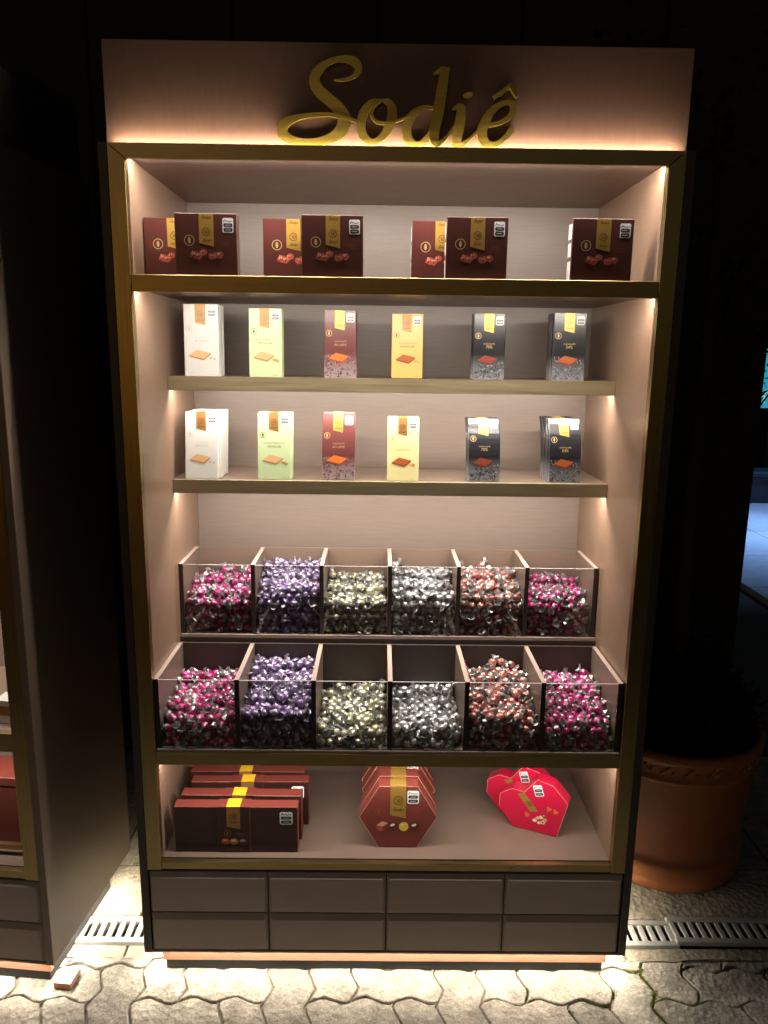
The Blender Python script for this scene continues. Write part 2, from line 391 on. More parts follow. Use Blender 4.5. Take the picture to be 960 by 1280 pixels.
moss(line((-.80, .468), (-.66, .468), 10)+line((-.71, .36), (-.71, .46), 7), .013, 'green moss on the concrete between the two cabinets')

# ------------------------------------------------------------------ drain with slotted grates
grate_m = mat('worn_grey_grate', (.36, .35, .32), .55, .3, grain=(30, 30, 30), var=.35, bump=.3, bscale=240)
pit = mat('drain_pit', (.01, .01, .009), .9, grain=(10, 10, 10), var=.3)
bar_me = MB().box(-.0065, .0065, -.031, .031, -.012, 0, grate_m).mesh('bar', bevel=.0012)
rail_me = MB().box(-.245, .245, -.009, .009, -.014, .001, grate_m).mesh('side_rail', bevel=.0015)
ends = [-1.36, -.865, -.37, .125, .62-.32, .80+.005]
secs = [(-1.40, 0, 'half under the left cabinet'), (-.905, 0, 'between the two cabinets'), (-.41, 0, 'under the left half of the lit cabinet'), (.085, 0, 'under the middle of the lit cabinet'), (.58, 0, 'beside the lit cabinet, next to the raised one'), (1.062, .008, 'raised above its neighbour, in front of the terracotta pot'), (1.555, 0, 'past the terracotta pot')]
for gx, gz, where in secs:
    t = thing('drain_grate', 'grey slotted drain grate '+where, 'drain grate', (gx, .184 if gz == 0 else .187, G+.001+gz), rz=(0 if gz == 0 else R(-.4)), group='drain grates in a row')
    for s in (-1, 1): link('side_rail', rail_me, t, (0, s*.040, 0))
    for k in range(19): link('bar', bar_me, t, (-.234+k*.026, 0, -.001))
dr = MB(); dr.box(-1.7, 2.0, .134, .234, G-.054, G-.05, pit); tag(dr.build('drain_channel'), kind='structure')

# ------------------------------------------------------------------ dark surroundings
wall_m = mat('near_black_brown_wall', (.007, .005, .0045), .8, grain=(3, 3, 20), var=.4, bump=.3, bscale=60)
w = thing('back_wall', 'near-black panelled wall standing behind the cabinets', 'wall', (0, 1.3, G-.05))
for k in range(13):
    x = -5.05+k*.5
    xe = min(x+.494, 1.412)
    if xe > x: MB().box(x, xe, -.09 if k < 12 else -.1, .1, 0, 4.2, wall_m).build('panel', w, bevel=.004)

MB().box(-5.05, 1.405, .1005, .16, 0, 4.2, wall_m).build('backing', w)

# ------------------------------------------------------------------ display cabinets
def cabinet(root, D, full=True):
    z0 = -G                                     # local heights: 0 = paving
    b = lambda *a: MB().box(a[0], a[1], a[2], a[3], a[4]+z0, a[5]+z0, a[6])
    for s in (-1, 1):
        x0, x1 = sorted((s*.6, s*.62)); b(x0, x1, -.004, D+.022, .055, 1.9915, side_d if full else side_m).build('side_panel', root, bevel=.0012)
        x0, x1 = sorted((s*.575, s*.597)); b(x0, x1, .0505, D+.02, 1.9875, 2.159, carcass).build('header_side', root)
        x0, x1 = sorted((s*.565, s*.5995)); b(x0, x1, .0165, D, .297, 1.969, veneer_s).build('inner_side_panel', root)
        a = MB()
        o, i = s*.5998, s*.565
        pts = [(o, .2955+z0), (i, .2955+z0), (i, 1.960+z0), (o, 1.990+z0)]
        if s > 0: pts = pts[::-1]
        a.prism(pts, -.004, .016, goldv).build('gold_upright', root, bevel=.0006)
    MB().prism([(-.5992, 1.9908+z0), (-.5648, 1.9610+z0), (.5648, 1.9610+z0), (.5992, 1.9908+z0)], -.0035, .008, gold).build('gold_top_rail', root, bevel=.0006)
    b(-.6, .6, .0085, D, 1.9695, 1.987, veneer).build('top_board', root)
    hp = b(-.612, .612, .034, .05, 1.992, 2.197, veneer_h).build('header_panel', root, bevel=.0008)
    b(-.598, .598, .0505, D+.02, 2.16, 2.185, carcass).build('roof_board', root)
    strip(-.594, .594, .0205, .0255, 1.9875+z0, 1.9905+z0, led_h, 1).build('led_strip', root)
    b(-.6, .6, D+.001, D+.02, .06, 1.9685, carcass).build('back_board', root)
    b(-.5645, .5645, D-.006, D, .32, 1.969, veneer_b).build('back_panel', root)
    if full:
        for st in range(5):
            mb = MB()
            for qi, q in enumerate(SCRIPT[st]):
                stroke3d(mb, [(-.275+.000575*x, 2.1975+z0-.000526*y, t*.00055) for x, y, t in q], .0282-.0003*st-.0017*qi*(st != 3), .0332, goldsign)
            mb.build('letter', hp, weld=True)
    # drawer fronts, moulded like a chocolate bar
    for r in range(2):
        for c in range(4):
            xa = -.598+c*.2995; za = (.172 if r == 0 else .0615)+z0; zb = (.2875 if r == 0 else .168)+z0
            xb = xa+.2975; y = -.006; ch = .013; d = .009
            mb = MB()
            mb.v = [(xa, y+d, za), (xb, y+d, za), (xb, y+d, zb), (xa, y+d, zb), (xa+ch*.6, y, za+ch*.6), (xb-ch*.6, y, za+ch*.6), (xb-ch*.6, y, zb-ch), (xa+ch*.6, y, zb-ch), (xa, .03, za), (xb, .03, za), (xb, .03, zb), (xa, .03, zb)]
            mb.f = [(4, 5, 6, 7), (0, 1, 5, 4), (1, 2, 6, 5), (2, 3, 7, 6), (3, 0, 4, 7), (8, 9, 1, 0), (9, 10, 2, 1), (10, 11, 3, 2), (11, 8, 0, 3), (11, 10, 9, 8)]
            mb.mi(lacquer); mb.m = [0]*10; mb.build('drawer_front', root, bevel=.0009)
    b(-.5995, .5995, -.0035, .0305, .0555, .0608, lacquer).build('bottom_rail', root, bevel=.0008)
    b(-.5995, .5995, .031, D, .056, .2965, carcass).build('drawer_case', root)
    b(-.587, .585, .040, .055, -.006, .0548, copper).build('plinth', root, bevel=.0008)
    b(-.575, .575, .0555, D-.03, -.006, .0548, black).build('plinth_core', root)
    b(-.58, .578, .046, D-.04, -.0355, -.0065, black).build('foot', root)
    for (a0, a1, c0, c1) in ((-.58, .58, .022, .030), (-.606, -.598, .03, D-.03), (.597, .605, .03, D-.03)):
        strip(a0, a1, c0, c1, .0515+z0, .0548+z0, led_f if a0 < -.6 < a1-1 or a1-a0 > 1 else led_s, 0).build('led_strip', root)
    # decks
    def tilt(y, z, lm):
        mb = MB(); mb.v = [(x, yy, zz+z0) for x in (-.56, .56) for yy, zz in ((y, z), (y+.007, z+.0036), (y, z+.0038))]
        mb.f = [(0, 2, 1), (3, 4, 5), (0, 3, 5, 2), (1, 2, 5, 4), (0, 1, 4, 3)]; mb.mi(black); mb.mi(lm); mb.m = [0, 0, 0, 0, 1]; mb.build('led_strip', root)
    def deck(zb, zt, yf, m=gold, lit=True, lm=led_i):
        b(-.5645, .5645, yf-.002, yf+.014, zb, zt, m).build('shelf_edge', root, bevel=.0006)
        b(-.5645, .5645, yf+.0145, D-.0065, zb+.008, zt-.001, veneer).build('shelf', root)
        if lit: tilt(yf+.0165, zb+.0035, lm)
    tilt(.0165, 1.9645, led_t)
    deck(1.695, 1.730, 0); deck(1.474, 1.510, .25, goldshelf); deck(1.210, 1.246, .256, goldshelf)
    if full:
        deck(.584, .617, 0, lm=led_b)
        b(-.5645, .5645, .262, D-.007, .6185, .812, carcass).build('riser', root)
    else:
        deck(.62, .655, .05, lm=led_b)
        # inner niche frame of gold bars
        for z in (.335, .605): b(-.53, .53, .052, .066, z, z+.013, gold).build('niche_frame', root)
        for x in (-.53, .518): b(x, x+.012, .0665, .079, .335, .618, goldv).build('niche_frame', root)
    b(-.5645, .5645, -.002, .014, .2972, .3165, gold).build('shelf_edge', root, bevel=.0006)
    b(-.5645, .5645, .0145, D-.0065, .2975, .319, veneer).build('bottom_deck', root)
cab = thing('display_cabinet', 'tall lit display cabinet full of chocolates with script lettering on its header', 'cabinet', (0, 0, G))
cabinet(cab, .523)
th = R(-5.5)
lc = thing('display_cabinet', 'dark brown cabinet standing beside the drain, its plain side panel facing the lit cabinet', 'cabinet', (-1.45, .013, G), rz=th)
cabinet(lc, .44, full=False)
MB().prism([(.60, .0), (.645, .0), (.645, .018), (.60, .018)], .02, .075, copper).build('plinth_block', lc, bevel=.001)

# ------------------------------------------------------------------ bins
XS = [-.559, -.366, -.182, .002, .187, .371, .556]
def bin_rack(z0, z1, yf, yb, label):
    t = thing('candy_bin_rack', label, 'bin rack', (0, yf, z0))
    H = z1-z0; dp = yb-yf
    MB().box(-.5635, .5635, -.005, dp, 0, .006, edge_pale).build('base', t)
    MB().box(-.5635, .5635, dp-.008, dp, .0062, H-.001, carcass if z0 < .7 else veneer).build('back_panel', t)
    for i, x in enumerate(XS):
        mb = MB(); hw = .0055
        mb.box(x-hw, x+hw, .001, dp-.0085, .0062, H, veneer)
        mb.mi(edge_pale); mb.mi(dark_edge)
        mb.m[1] = 1; mb.m[2] = 2
        mb.build('divider', t)
    for a, c in zip(XS[:-1], XS[1:]):
        mb = MB(); mb.box(a+.0058, c-.0058, .002, .005, .0064, H-.002, acr); mb.mi(acr_edge); mb.m[1] = 1
        mb.build('acrylic_pane', t)
    return t
bin_rack(.6175, .803, .006, .252, 'lower rack of six candy bins with clear fronts on the gold edged shelf')
bin_rack(.8125, 1.014, .272, .470, 'upper rack of six candy bins with clear fronts under the bar shelves')

# ------------------------------------------------------------------ wrapped candies
def foil(name, col, rough=.29, metal=.7):
    return mat(name, col, rough, metal, grain=(90, 90, 90), var=.3, bump=.7, bscale=260, rnd=.25)
silver_tw = foil('silver_twist_foil', (.70, .72, .72), .32, .68)
KINDS = {
 'pink': (foil('pink_foil', (.78, .09, .33)), 'pink foil'),
 'purple': (foil('purple_foil', (.36, .25, .48)), 'purple foil'),
 'gold': (foil('pale_gold_foil', (.86, .79, .52)), 'pale gold foil'),
 'silver': (foil('silver_foil', (.80, .80, .84)), 'plain silver foil'),
 'copper': (foil('copper_foil', (.72, .27, .22)), 'copper red foil'),
}
def candy_geo(seed, r=.0125, lo=False):
    rg = random.Random(seed); bm = bmesh.new()
    bmesh.ops.create_icosphere(bm, subdivisions=3, radius=r)
    n_pl = rg.choice((7, 8, 9)); off = rg.uniform(0, 50)
    for v in bm.verts:
        c = v.co; t = abs(c.x)/r; ang = math.atan2(c.z, c.y)
        k = 1+.085*noise.noise(c*170+Vector((off, 0, 0)))+.05*t*t*math.cos(n_pl*ang)
        v.co = Vector((c.x*1.10*k, c.y*k, c.z*.94*k))
    vv = [tuple(v.co) for v in bm.verts]; ff = [tuple(v.index for v in f.verts) for f in bm.faces]; mm = []
    for f in bm.faces:                         # silver shows through in patches
        mm.append(1 if abs(f.calc_center_median().x) > r*.86 or noise.noise(f.calc_center_median()*120+Vector((off, 5, 0))) > .30 else 0)
    bm.free()
    for s in (-1, 1):
        n = 9; k = len(vv)
        for ring, (xx, rr) in enumerate(((.0105, .0026), (.0150, .0052), (.0225, .0118))):
            for i in range(n):
                a = 2*math.pi*i/n+ring*.35; q = rr*(1+(rg.uniform(-.45, .35) if ring else 0))
                vv.append((s*(xx+rg.uniform(-.0022, .0022)*ring), q*math.cos(a)*1.05, q*math.sin(a)*.8))
        for ring in range(2):
            for i in range(n):
                j = (i+1) % n; ff.append((k+ring*n+i, k+ring*n+j, k+ring*n+n+j, k+ring*n+n+i)); mm.append(1)
    return vv, ff, mm
GEO = [candy_geo(100+i) for i in range(5)]
CANDY = {}
for kn, (fm, _) in KINDS.items():
    for i, (vv, ff, mm) in enumerate(GEO):
        me = bpy.data.meshes.new('wrapped_candy'); me.from_pydata(vv, [], ff)
        me.materials.append(fm); me.materials.append(silver_tw if kn != 'purple' else foil('lilac_twist_foil', (.60, .56, .68), .38, .6))
        me.polygons.foreach_set('material_index', mm); me.polygons.foreach_set('use_smooth', [len(f) == 3 for f in ff]); CANDY[kn, i] = me
def fill_bin(kn, xa, xb, ya, yb, zb, zf, zr, label, group, limit, seed):
    rg = random.Random(seed); r = .0111; P = []
    lay = 0; z = zb+r
    sx = 2*r*1.0; sy = sx*.866; sz = sx*.80
    surf = lambda x, y: zf+(zr-zf)*((y-ya)/(yb-ya))+.011*noise.noise(Vector((x*24, y*24, seed)))
    while z < max(zf, zr)+.03:
        j = 0; y = ya+r+.001+(sy*.5 if lay % 2 else 0)
        while y < yb-r:
            x = xa+r+.001+(sx*.5 if (j+lay) % 2 else 0)
            while x < xb-r:
                px, py, pz = x+rg.uniform(-.0028, .0028), y+rg.uniform(-.0028, .0028), z+rg.uniform(-.003, .003)
                px = min(max(px, xa+r), xb-r); py = min(max(py, ya+r+.001), yb-r)
                d = surf(px, py)-r-pz
                if d > 0:
                    if d < sz*.95: sc = 1
                    elif py < ya+r+sy*.7: sc = 2
                    elif d < sz*2: sc = 3
                    elif py < ya+r+sy*1.6: sc = 4
                    else: sc = 9
                    if sc < 9: P.append((sc, py*.2-pz, px, py, max(pz, zb+r*.93)))
                x += sx
            y += sy; j += 1
        z += sz; lay += 1
    vis = [p for p in P if p[0] <= 2]; hid = [p for p in P if p[0] > 2]
    vis.sort(key=lambda p: (p[3] if p[0] == 1 else ya))       # nearest the pane first
    hid += vis[limit:]; vis = vis[:limit]
    def rotm(): return (rg.uniform(0, 6.28), rg.uniform(-.7, .7), rg.uniform(0, 6.28))
    for p in vis:
        o = link(kn+'_candy', CANDY[kn, rg.randrange(5)], None, (p[2], p[3], p[4]), rotm())
        s = rg.uniform(.84, .97); o.scale = (s, s, s); tag(o, label, 'candy', group)
    if hid:
        vv = []; ff = []; mm = []
        from mathutils import Euler
        for p in hid:
            g_ = GEO[rg.randrange(5)]; M = Euler(rotm()).to_matrix(); k = len(vv)
            for v in g_[0]:
                q = M @ (Vector(v)*.9); vv.append((q.x+p[2], q.y+p[3], q.z+p[4]))
            ff += [tuple(k+i for i in f) for f in g_[1]]; mm += g_[2]
        me = bpy.data.meshes.new('candy_pile'); me.from_pydata(vv, [], ff)
        for m in CANDY[kn, 0].materials: me.materials.append(m)
        me.polygons.foreach_set('material_index', mm); me.polygons.foreach_set('use_smooth', [len(f) == 3 for f in ff])
        tag(link('candy_pile', me), 'heap of '+KINDS[kn][1]+' candies '+label.split(' candy ')[1], 'candies', kind='stuff')
    return len(vis), len(hid)
order = ['pink', 'purple', 'gold', 'silver', 'copper', 'pink']
low = [(.708, .742), (.722, .786), (.676, .706), (.682, .705), (.715, .775), (.708, .750)]
upr = [(.920, .972), (.938, .998), (.912, .958), (.928, .985), (.932, .990), (.926, .952)]
places = ['end bin by the dark cabinet', 'bin', 'bin', 'bin', 'bin', 'end bin by the terracotta pot']
tot = 0
for row, (zb, ya, yb, hts) in (('lower', (.6238, .0125, .2435, low)), ('upper', (.8188, .2785, .4615, upr))):
    for i, kn in enumerate(order):
        lab = KINDS[kn][1]+' wrapped candy in the '+row+' rack '+places[i]
        a, c = fill_bin(kn, XS[i]+.0062, XS[i+1]-.0062, ya, yb, zb, hts[i][0], hts[i][1], lab, kn+' candies in the '+row+' rack '+places[i], 75 if kn == 'pink' else 150, 10+i+(20 if row == 'upper' else 0))
        tot += a

# ------------------------------------------------------------------ packaging
def card(name, col, rough=.32, var=.05, **k): return mat(name, col, rough, grain=(50, 50, 50), var=var, **k)
def foot_print(name, col, rough):
    '''carton printed with a silvery fade towards its foot'''
    m = card(name, col, rough); nt = m.node_tree; b = nt.nodes['Principled BSDF']
    tc = nt.nodes.new('ShaderNodeTexCoord'); sx = nt.nodes.new('ShaderNodeSeparateXYZ'); nt.links.new(tc.outputs['Object'], sx.inputs[0])
    mr = nt.nodes.new('ShaderNodeMapRange'); mr.inputs['From Min'].default_value = .062; mr.inputs['From Max'].default_value = .0; mr.inputs['To Max'].default_value = .7
    nt.links.new(sx.outputs['Z'], mr.inputs['Value'])
    mx = nt.nodes.new('ShaderNodeMix'); mx.data_type = 'RGBA'; mx.inputs['A'].default_value = (*col, 1); mx.inputs['B'].default_value = (.33+col[0], .33+col[1], .34+col[2], 1)
    nt.links.new(mr.outputs[0], mx.inputs['Factor']); nt.links.new(mx.outputs['Result'], b.inputs['Base Color']); return m
P_ = dict(
 white=card('white_carton', (.62, .605, .57)), green=card('pale_green_carton', (.51, .62, .35)), brown=foot_print('milk_brown_carton', (.125, .036, .034), .28),
 yellow=card('warm_yellow_carton', (.66, .43, .13)), cream=card('cream_yellow_carton', (.72, .64, .32)), dark=foot_print('charcoal_carton', (.015, .015, .018), .24),
 maroon=card('dark_maroon_carton', (.078, .021, .018), .3), choc_shade=card('shaded_front_carton', (.040, .015, .012), .35), choc=card('chocolate_brown_carton', (.185, .038, .028), .42), red=card('scarlet_carton', (.60, .010, .055), .33),
 gold=mat('gold_label_foil', (.50, .30, .065), .33, .5, grain=(60, 60, 60), var=.12), bronze=mat('bronze_label_foil', (.34, .175, .055), .4, .35, grain=(60, 60, 60), var=.12),
 yell=card('yellow_label', (.86, .52, .03)), ink=card('black_ink', (.015, .013, .012)), brownink=card('brown_ink', (.10, .045, .015)), goldink=mat('gold_ink', (.55, .38, .16), .4, .3),
 wineink=card('wine_leaf_ink', (.09, .022, .028)), darkink=card('charcoal_leaf_ink', (.02, .02, .024)), paper=card('white_sticker', (.85, .85, .84), .4), choco=card('printed_milk_chocolate', (.40, .10, .028)), choco2=card('printed_dark_chocolate', (.23, .045, .028)), choco3=card('printed_chocolate_side', (.12, .028, .014)),
 orange=card('printed_orange_chocolate', (.66, .16, .035)), orange2=card('printed_orange_side', (.34, .07, .02)), tan=card('printed_white_chocolate', (.64, .40, .19)), tan2=card('printed_white_chocolate_side', (.40, .21, .09)), nut=card('printed_nut', (.50, .24, .05)),
 silverp=mat('silver_print', (.36, .35, .37), .3, .6), pinkp=card('printed_red_bonbon', (.45, .09, .06)), pinkh=card('printed_bonbon_light', (.75, .36, .25)), creamp=card('printed_cream_bonbon', (.80, .66, .40)), yelp=card('printed_yellow_bonbon', (.82, .56, .07)), grey=card('grey_print', (.42, .40, .37)),
)
def sticker(parent, x0, x1, z0, z1, y, fn=None, rot=None):
    w, h = x1-x0, z1-z0; c = w*.1
    mb = MB()
    mb.face([(x0+c, y, z0), (x1-c, y, z0), (x1, y, z0+c), (x1, y, z1-c), (x1-c, y, z1), (x0+c, y, z1), (x0, y, z1-c), (x0, y, z0+c)], P_['paper'])
    e = y-.00015
    stroke2d(mb, [(x0+w*.12, z0+h*.72, w*.07), (x0+w*.2, z0+h*.9, w*.05), (x0+w*.3, z0+h*.78, w*.05), (x0+w*.45, z0+h*.8, w*.05), (x0+w*.6, z0+h*.75, w*.05), (x0+w*.9, z0+h*.8, w*.05)], e, P_['ink'], 2)
    for k in (.08, .40):
        a, b_ = z0+h*k, z0+h*(k+.24)
        mb.face([(x0+w*.14, e, a), (x0+w*.86, e, a), (x0+w*.93, e, (a+b_)/2), (x0+w*.86, e, b_), (x0+w*.14, e, b_), (x0+w*.07, e, (a+b_)/2)], P_['ink'])
        mb.grid(x0+w*.24, x0+w*.76, a+h*.09, a+h*.15, e-.0001, P_['grey'])
    return mb.build('warning_sticker', parent, fn=fn)
def emblem(mb, cx, cz, r, y, m):
    mb.disc(cx, cz, r, r, y, m, 16, .84)
    s = r*.95
    stroke2d(mb, [(cx+s*.05, cz+s*.45, s*.1), (cx-s*.35, cz+s*.4, s*.14), (cx-s*.3, cz+s*.05, s*.2), (cx-s*.05, cz-s*.25, s*.18), (cx-s*.45, cz-s*.4, s*.1)], y, m, 3)
    stroke2d(mb, [(cx+s*.15, cz-s*.45, s*.16), (cx+s*.2, cz+s*.5, s*.14), (cx+s*.6, cz+s*.2, s*.16), (cx+s*.45, cz-s*.35, s*.14), (cx+s*.1, cz-s*.45, s*.1)], y, m, 3)
def seal(mb, cx, cz, r, y, m):
    mb.disc(cx, cz, r, r, y, m, 16, .86); mb.disc(cx, cz, r*.28, r*.6, y, m, 10)
def blob(mb, rg, cx, cz, r, y, m, mh=None):
    n = 9; ps = []
    for i in range(n):
        a = 6.283*i/n; q = r*rg.uniform(.8, 1.15); ps.append((cx+q*math.cos(a), y, cz+q*.85*math.sin(a)))
    mb.face(ps, m)
    if mh: mb.disc(cx-r*.2, cz+r*.3, r*.45, r*.28, y-.00012, mh, 7, rot=rg.uniform(-.5, .5))
def leafp(mb, cx, cz, l, wd, a, y, m):
    ps = []
    for u, v in ((-1, 0), (-.4, -.5), (.3, -.45), (1, 0), (.3, .45), (-.4, .5)):
        x, z = u*l, v*wd; ps.append((cx+x*math.cos(a)-z*math.sin(a), y, cz+x*math.sin(a)+z*math.cos(a)))
    mb.face(ps, m)

BW, BH, BT = .0835, .168, .0125
BARS = {
 'white': dict(c='white', lab='bronze', title='BRANCO', sub='CHOCOLATE', ink='grey', pic=('tan', 'tan2'), nuts='grey', name='white bar carton'),
 'green': dict(c='green', lab='bronze', title='PISTACHE', sub='CHOCOLATE BRANCO COM', ink='brownink', pic=('tan', 'tan2'), nuts='nut', name='pale green bar carton'),
 'brown': dict(c='brown', lab='gold', title='AO LEITE', sub='CHOCOLATE', ink='goldink', pic=('orange', 'orange2'), nuts=None, leaf=True, name='reddish brown bar carton'),
 'yellow': dict(c='yellow', lab='bronze', title='AMENDOIM', sub='CHOCOLATE AO LEITE COM', ink='brownink', pic=('choco', 'choco2'), nuts='nut', name='yellow bar carton'),
 'cream': dict(c='cream', lab='bronze', title='AMENDOIM', sub='CHOCOLATE AO LEITE COM', ink='goldink', pic=('choco', 'choco2'), nuts='nut', name='yellow bar carton'),
 'seventy': dict(c='dark', lab='gold', title='70%', sub='CHOCOLATE', ink='goldink', pic=('choco2', 'choco3'), nuts=None, leaf=True, name='black 70% carton by the yellow bars'),
 'fifty': dict(c='dark', lab='gold', title='54%', sub='CHOCOLATE', ink='goldink', pic=('choco', 'choco2'), nuts=None, leaf=True, name='black 54% carton at the shelf end'),
}
def bar_carton(kind, loc, rx, rz, label, group, bend=0.0, front=True, sc=1.0, top_only=False):
    sp = BARS[kind]; w, h, t = BW*sc, BH*sc, BT
    root = thing('chocolate_bar', label, 'chocolate bar', loc, rz, group, rx)
    fn = (lambda x, y, z: (x, y+bend*max(0, z/h-.35)**2, z-bend*.25*max(0, z/h-.6)**2)) if bend else None
    mb = MB(); n = 12 if bend else 2; k = 0; c = P_[sp['c']]; i = mb.mi(c)
    ch = .0016
    sect = [(-w/2+ch, -t), (w/2-ch, -t), (w/2, -t+ch), (w/2, -ch), (w/2-ch, 0), (-w/2+ch, 0), (-w/2, -ch), (-w/2, -t+ch)]
    for a in range(n+1): mb.v += [(x, y, h*a/n) for x, y in sect]
    for a in range(n):
        for q in range(8):
            r = (q+1) % 8; mb.f.append((a*8+q, a*8+r, a*8+8+r, a*8+8+q)); mb.m.append(i)
    mb.f.append(tuple(range(7, -1, -1))); mb.f.append(tuple(range(n*8, n*8+8))); mb.m += [i, i]
    mb.build('carton', root, fn=fn)
    y = -t-.0004
    L = MB(); L.grid(-w*.17, w*.13, h*.745, h-.0004, y, P_[sp['lab']], 2, 8, slant=h*.035)
    L.box(-w*.17, w*.13, y+.0001, -t*.15, h+.00005, h+.0004, P_[sp['lab']])
    lb = L.build('label', root, fn=fn)
    if not front: return root
    e = y-.0002
    pm = MB(); di = P_['brownink']
    emblem(pm, -w*.02, h*.86, w*.095, e, di); script2d(pm, -w*.02, h*.785, w*.24, e, di)
    pm.build('emblem', lb, fn=fn)
    sticker(root, w*.19, w*.43, h*.83, h*.965, y, fn)
    s = MB(); ik = P_[sp['ink']]; seal(s, -w*.345, h*.665, w*.095, y, ik); s.build('seal', root, fn=fn)
    tm = MB(); text2d(tm, sp['sub'], 0, h*.535, h*.030, y, ik, w*.62)
    text2d(tm, sp['title'], 0, h*.478, h*(.062 if '%' in sp['title'] else .045), y, ik, w*.6)
    text2d(tm, 'PESO 80 g', w*.3, h*.02, h*.018, y, ik, w*.25)
    tm.build('title', root, fn=fn)
    rg = random.Random(hash(kind) % 1000 if False else len(label))
    if sp.get('leaf'):
        fm = MB()
        for q in range(95):
            x = rg.uniform(-.46, .46)*w; z = h*.02+h*.34*rg.random()**1.25
            if abs(x) < .26*w and .24*h < z < .36*h: continue
            leafp(fm, x, z, rg.uniform(.035, .075)*w, rg.uniform(.016, .034)*w, rg.uniform(0, 3.14), y-.00002*(q % 8), P_['darkink' if sp['c'] == 'dark' else 'wineink'] if rg.random() < .62 else P_['silverp'])
        fm.build('leaf_print', root, fn=fn)
    ap = MB(); a, b_ = (P_[q] for q in sp['pic']); y2 = y-.0003
    ap.face([(-w*.36, y2, h*.292), (-w*.13, y2, h*.372), (w*.26, y2, h*.325), (w*.05, y2, h*.245)], a)
    ap.face([(-w*.36, y2, h*.292), (w*.05, y2, h*.245), (w*.05, y2, h*.222), (-w*.35, y2, h*.272)], b_)
    ap.face([(w*.05, y2, h*.245), (w*.26, y2, h*.325), (w*.255, y2, h*.300), (w*.05, y2, h*.222)], b_)
    if sp['nuts']:
        for q in range(5): blob(ap, rg, w*rg.uniform(.22, .4), h*rg.uniform(.235, .275), w*rg.uniform(.025, .05), y2-.0001*(q+1), P_[sp['nuts']], P_['tan'] if sp['nuts'] == 'nut' else None)
    ap.build('picture', root, fn=fn)
    return root
def bar_stack(kind, x, yfront, z, n, lean, bend, where, dx=0.0, dz_lean=0.0, sc=1.0, rz=0.0, pitch=.0152):
    """n bars one behind the other; the front one shows its printed face"""
    nm = BARS[kind]['name']; grp = kind+' bars '+where
    for k in range(n):
        jx = random.uniform(-.0026, .0026)
        od = ['front', 'second', 'third', 'fourth', 'fifth', 'sixth', 'rearmost'][k] if k < n-1 or k == 0 else 'rearmost'
        lab = nm+', '+od+' of its stack, '+where if n > 1 else nm+' standing alone '+where
        y = yfront+BT+k*pitch
        bar_carton(kind, (x+dx*k+jx*(k > 0), y, z+.0004), R(-lean-dz_lean*k), R(rz+(random.uniform(-1.3, 1.3) if k else 0)), lab, grp if k else None, bend, front=(k < 1), sc=sc*(1+.0*k))
U = 'on the upper bar shelf'; Lw = 'on the lower bar shelf'
Z2, Z3 = 1.5091, 1.2451
bar_stack('white', -.478, .252, Z2, 5, 2, 0, U, sc=1.045)
bar_stack('green', -.320, .262, Z2, 4, 2.5, 0, U, sc=1.0)
bar_stack('brown', -.132, .266, Z2, 2, 2, 0, U, sc=.985)
bar_stack('yellow', .038, .300, Z2, 1, 4, 0, U, sc=.96)
bar_stack('seventy', .245, .278, Z2, 3, 2, 0, U, sc=.97)
bar_stack('fifty', .445, .262, Z2, 5, 2, 0, U, sc=.99)
bar_stack('white', -.491, .262, Z3, 7, 8, .0, Lw, sc=1.03, rz=-1, dx=.0012)
bar_stack('green', -.303, .264, Z3, 3, 7, 0, Lw, sc=1.03)
bar_stack('brown', -.137, .270, Z3, 4, 7, .032, Lw, sc=1.03, pitch=.021)
bar_stack('cream', .031, .266, Z3, 3, 7, .0, Lw, sc=.97, pitch=.026)
bar_stack('seventy', .243, .270, Z3, 3, 5, .075, Lw, sc=1.0, rz=2)
bar_stack('fifty', .453, .268, Z3, 7, 3, .075, Lw, sc=1.0, rz=2)

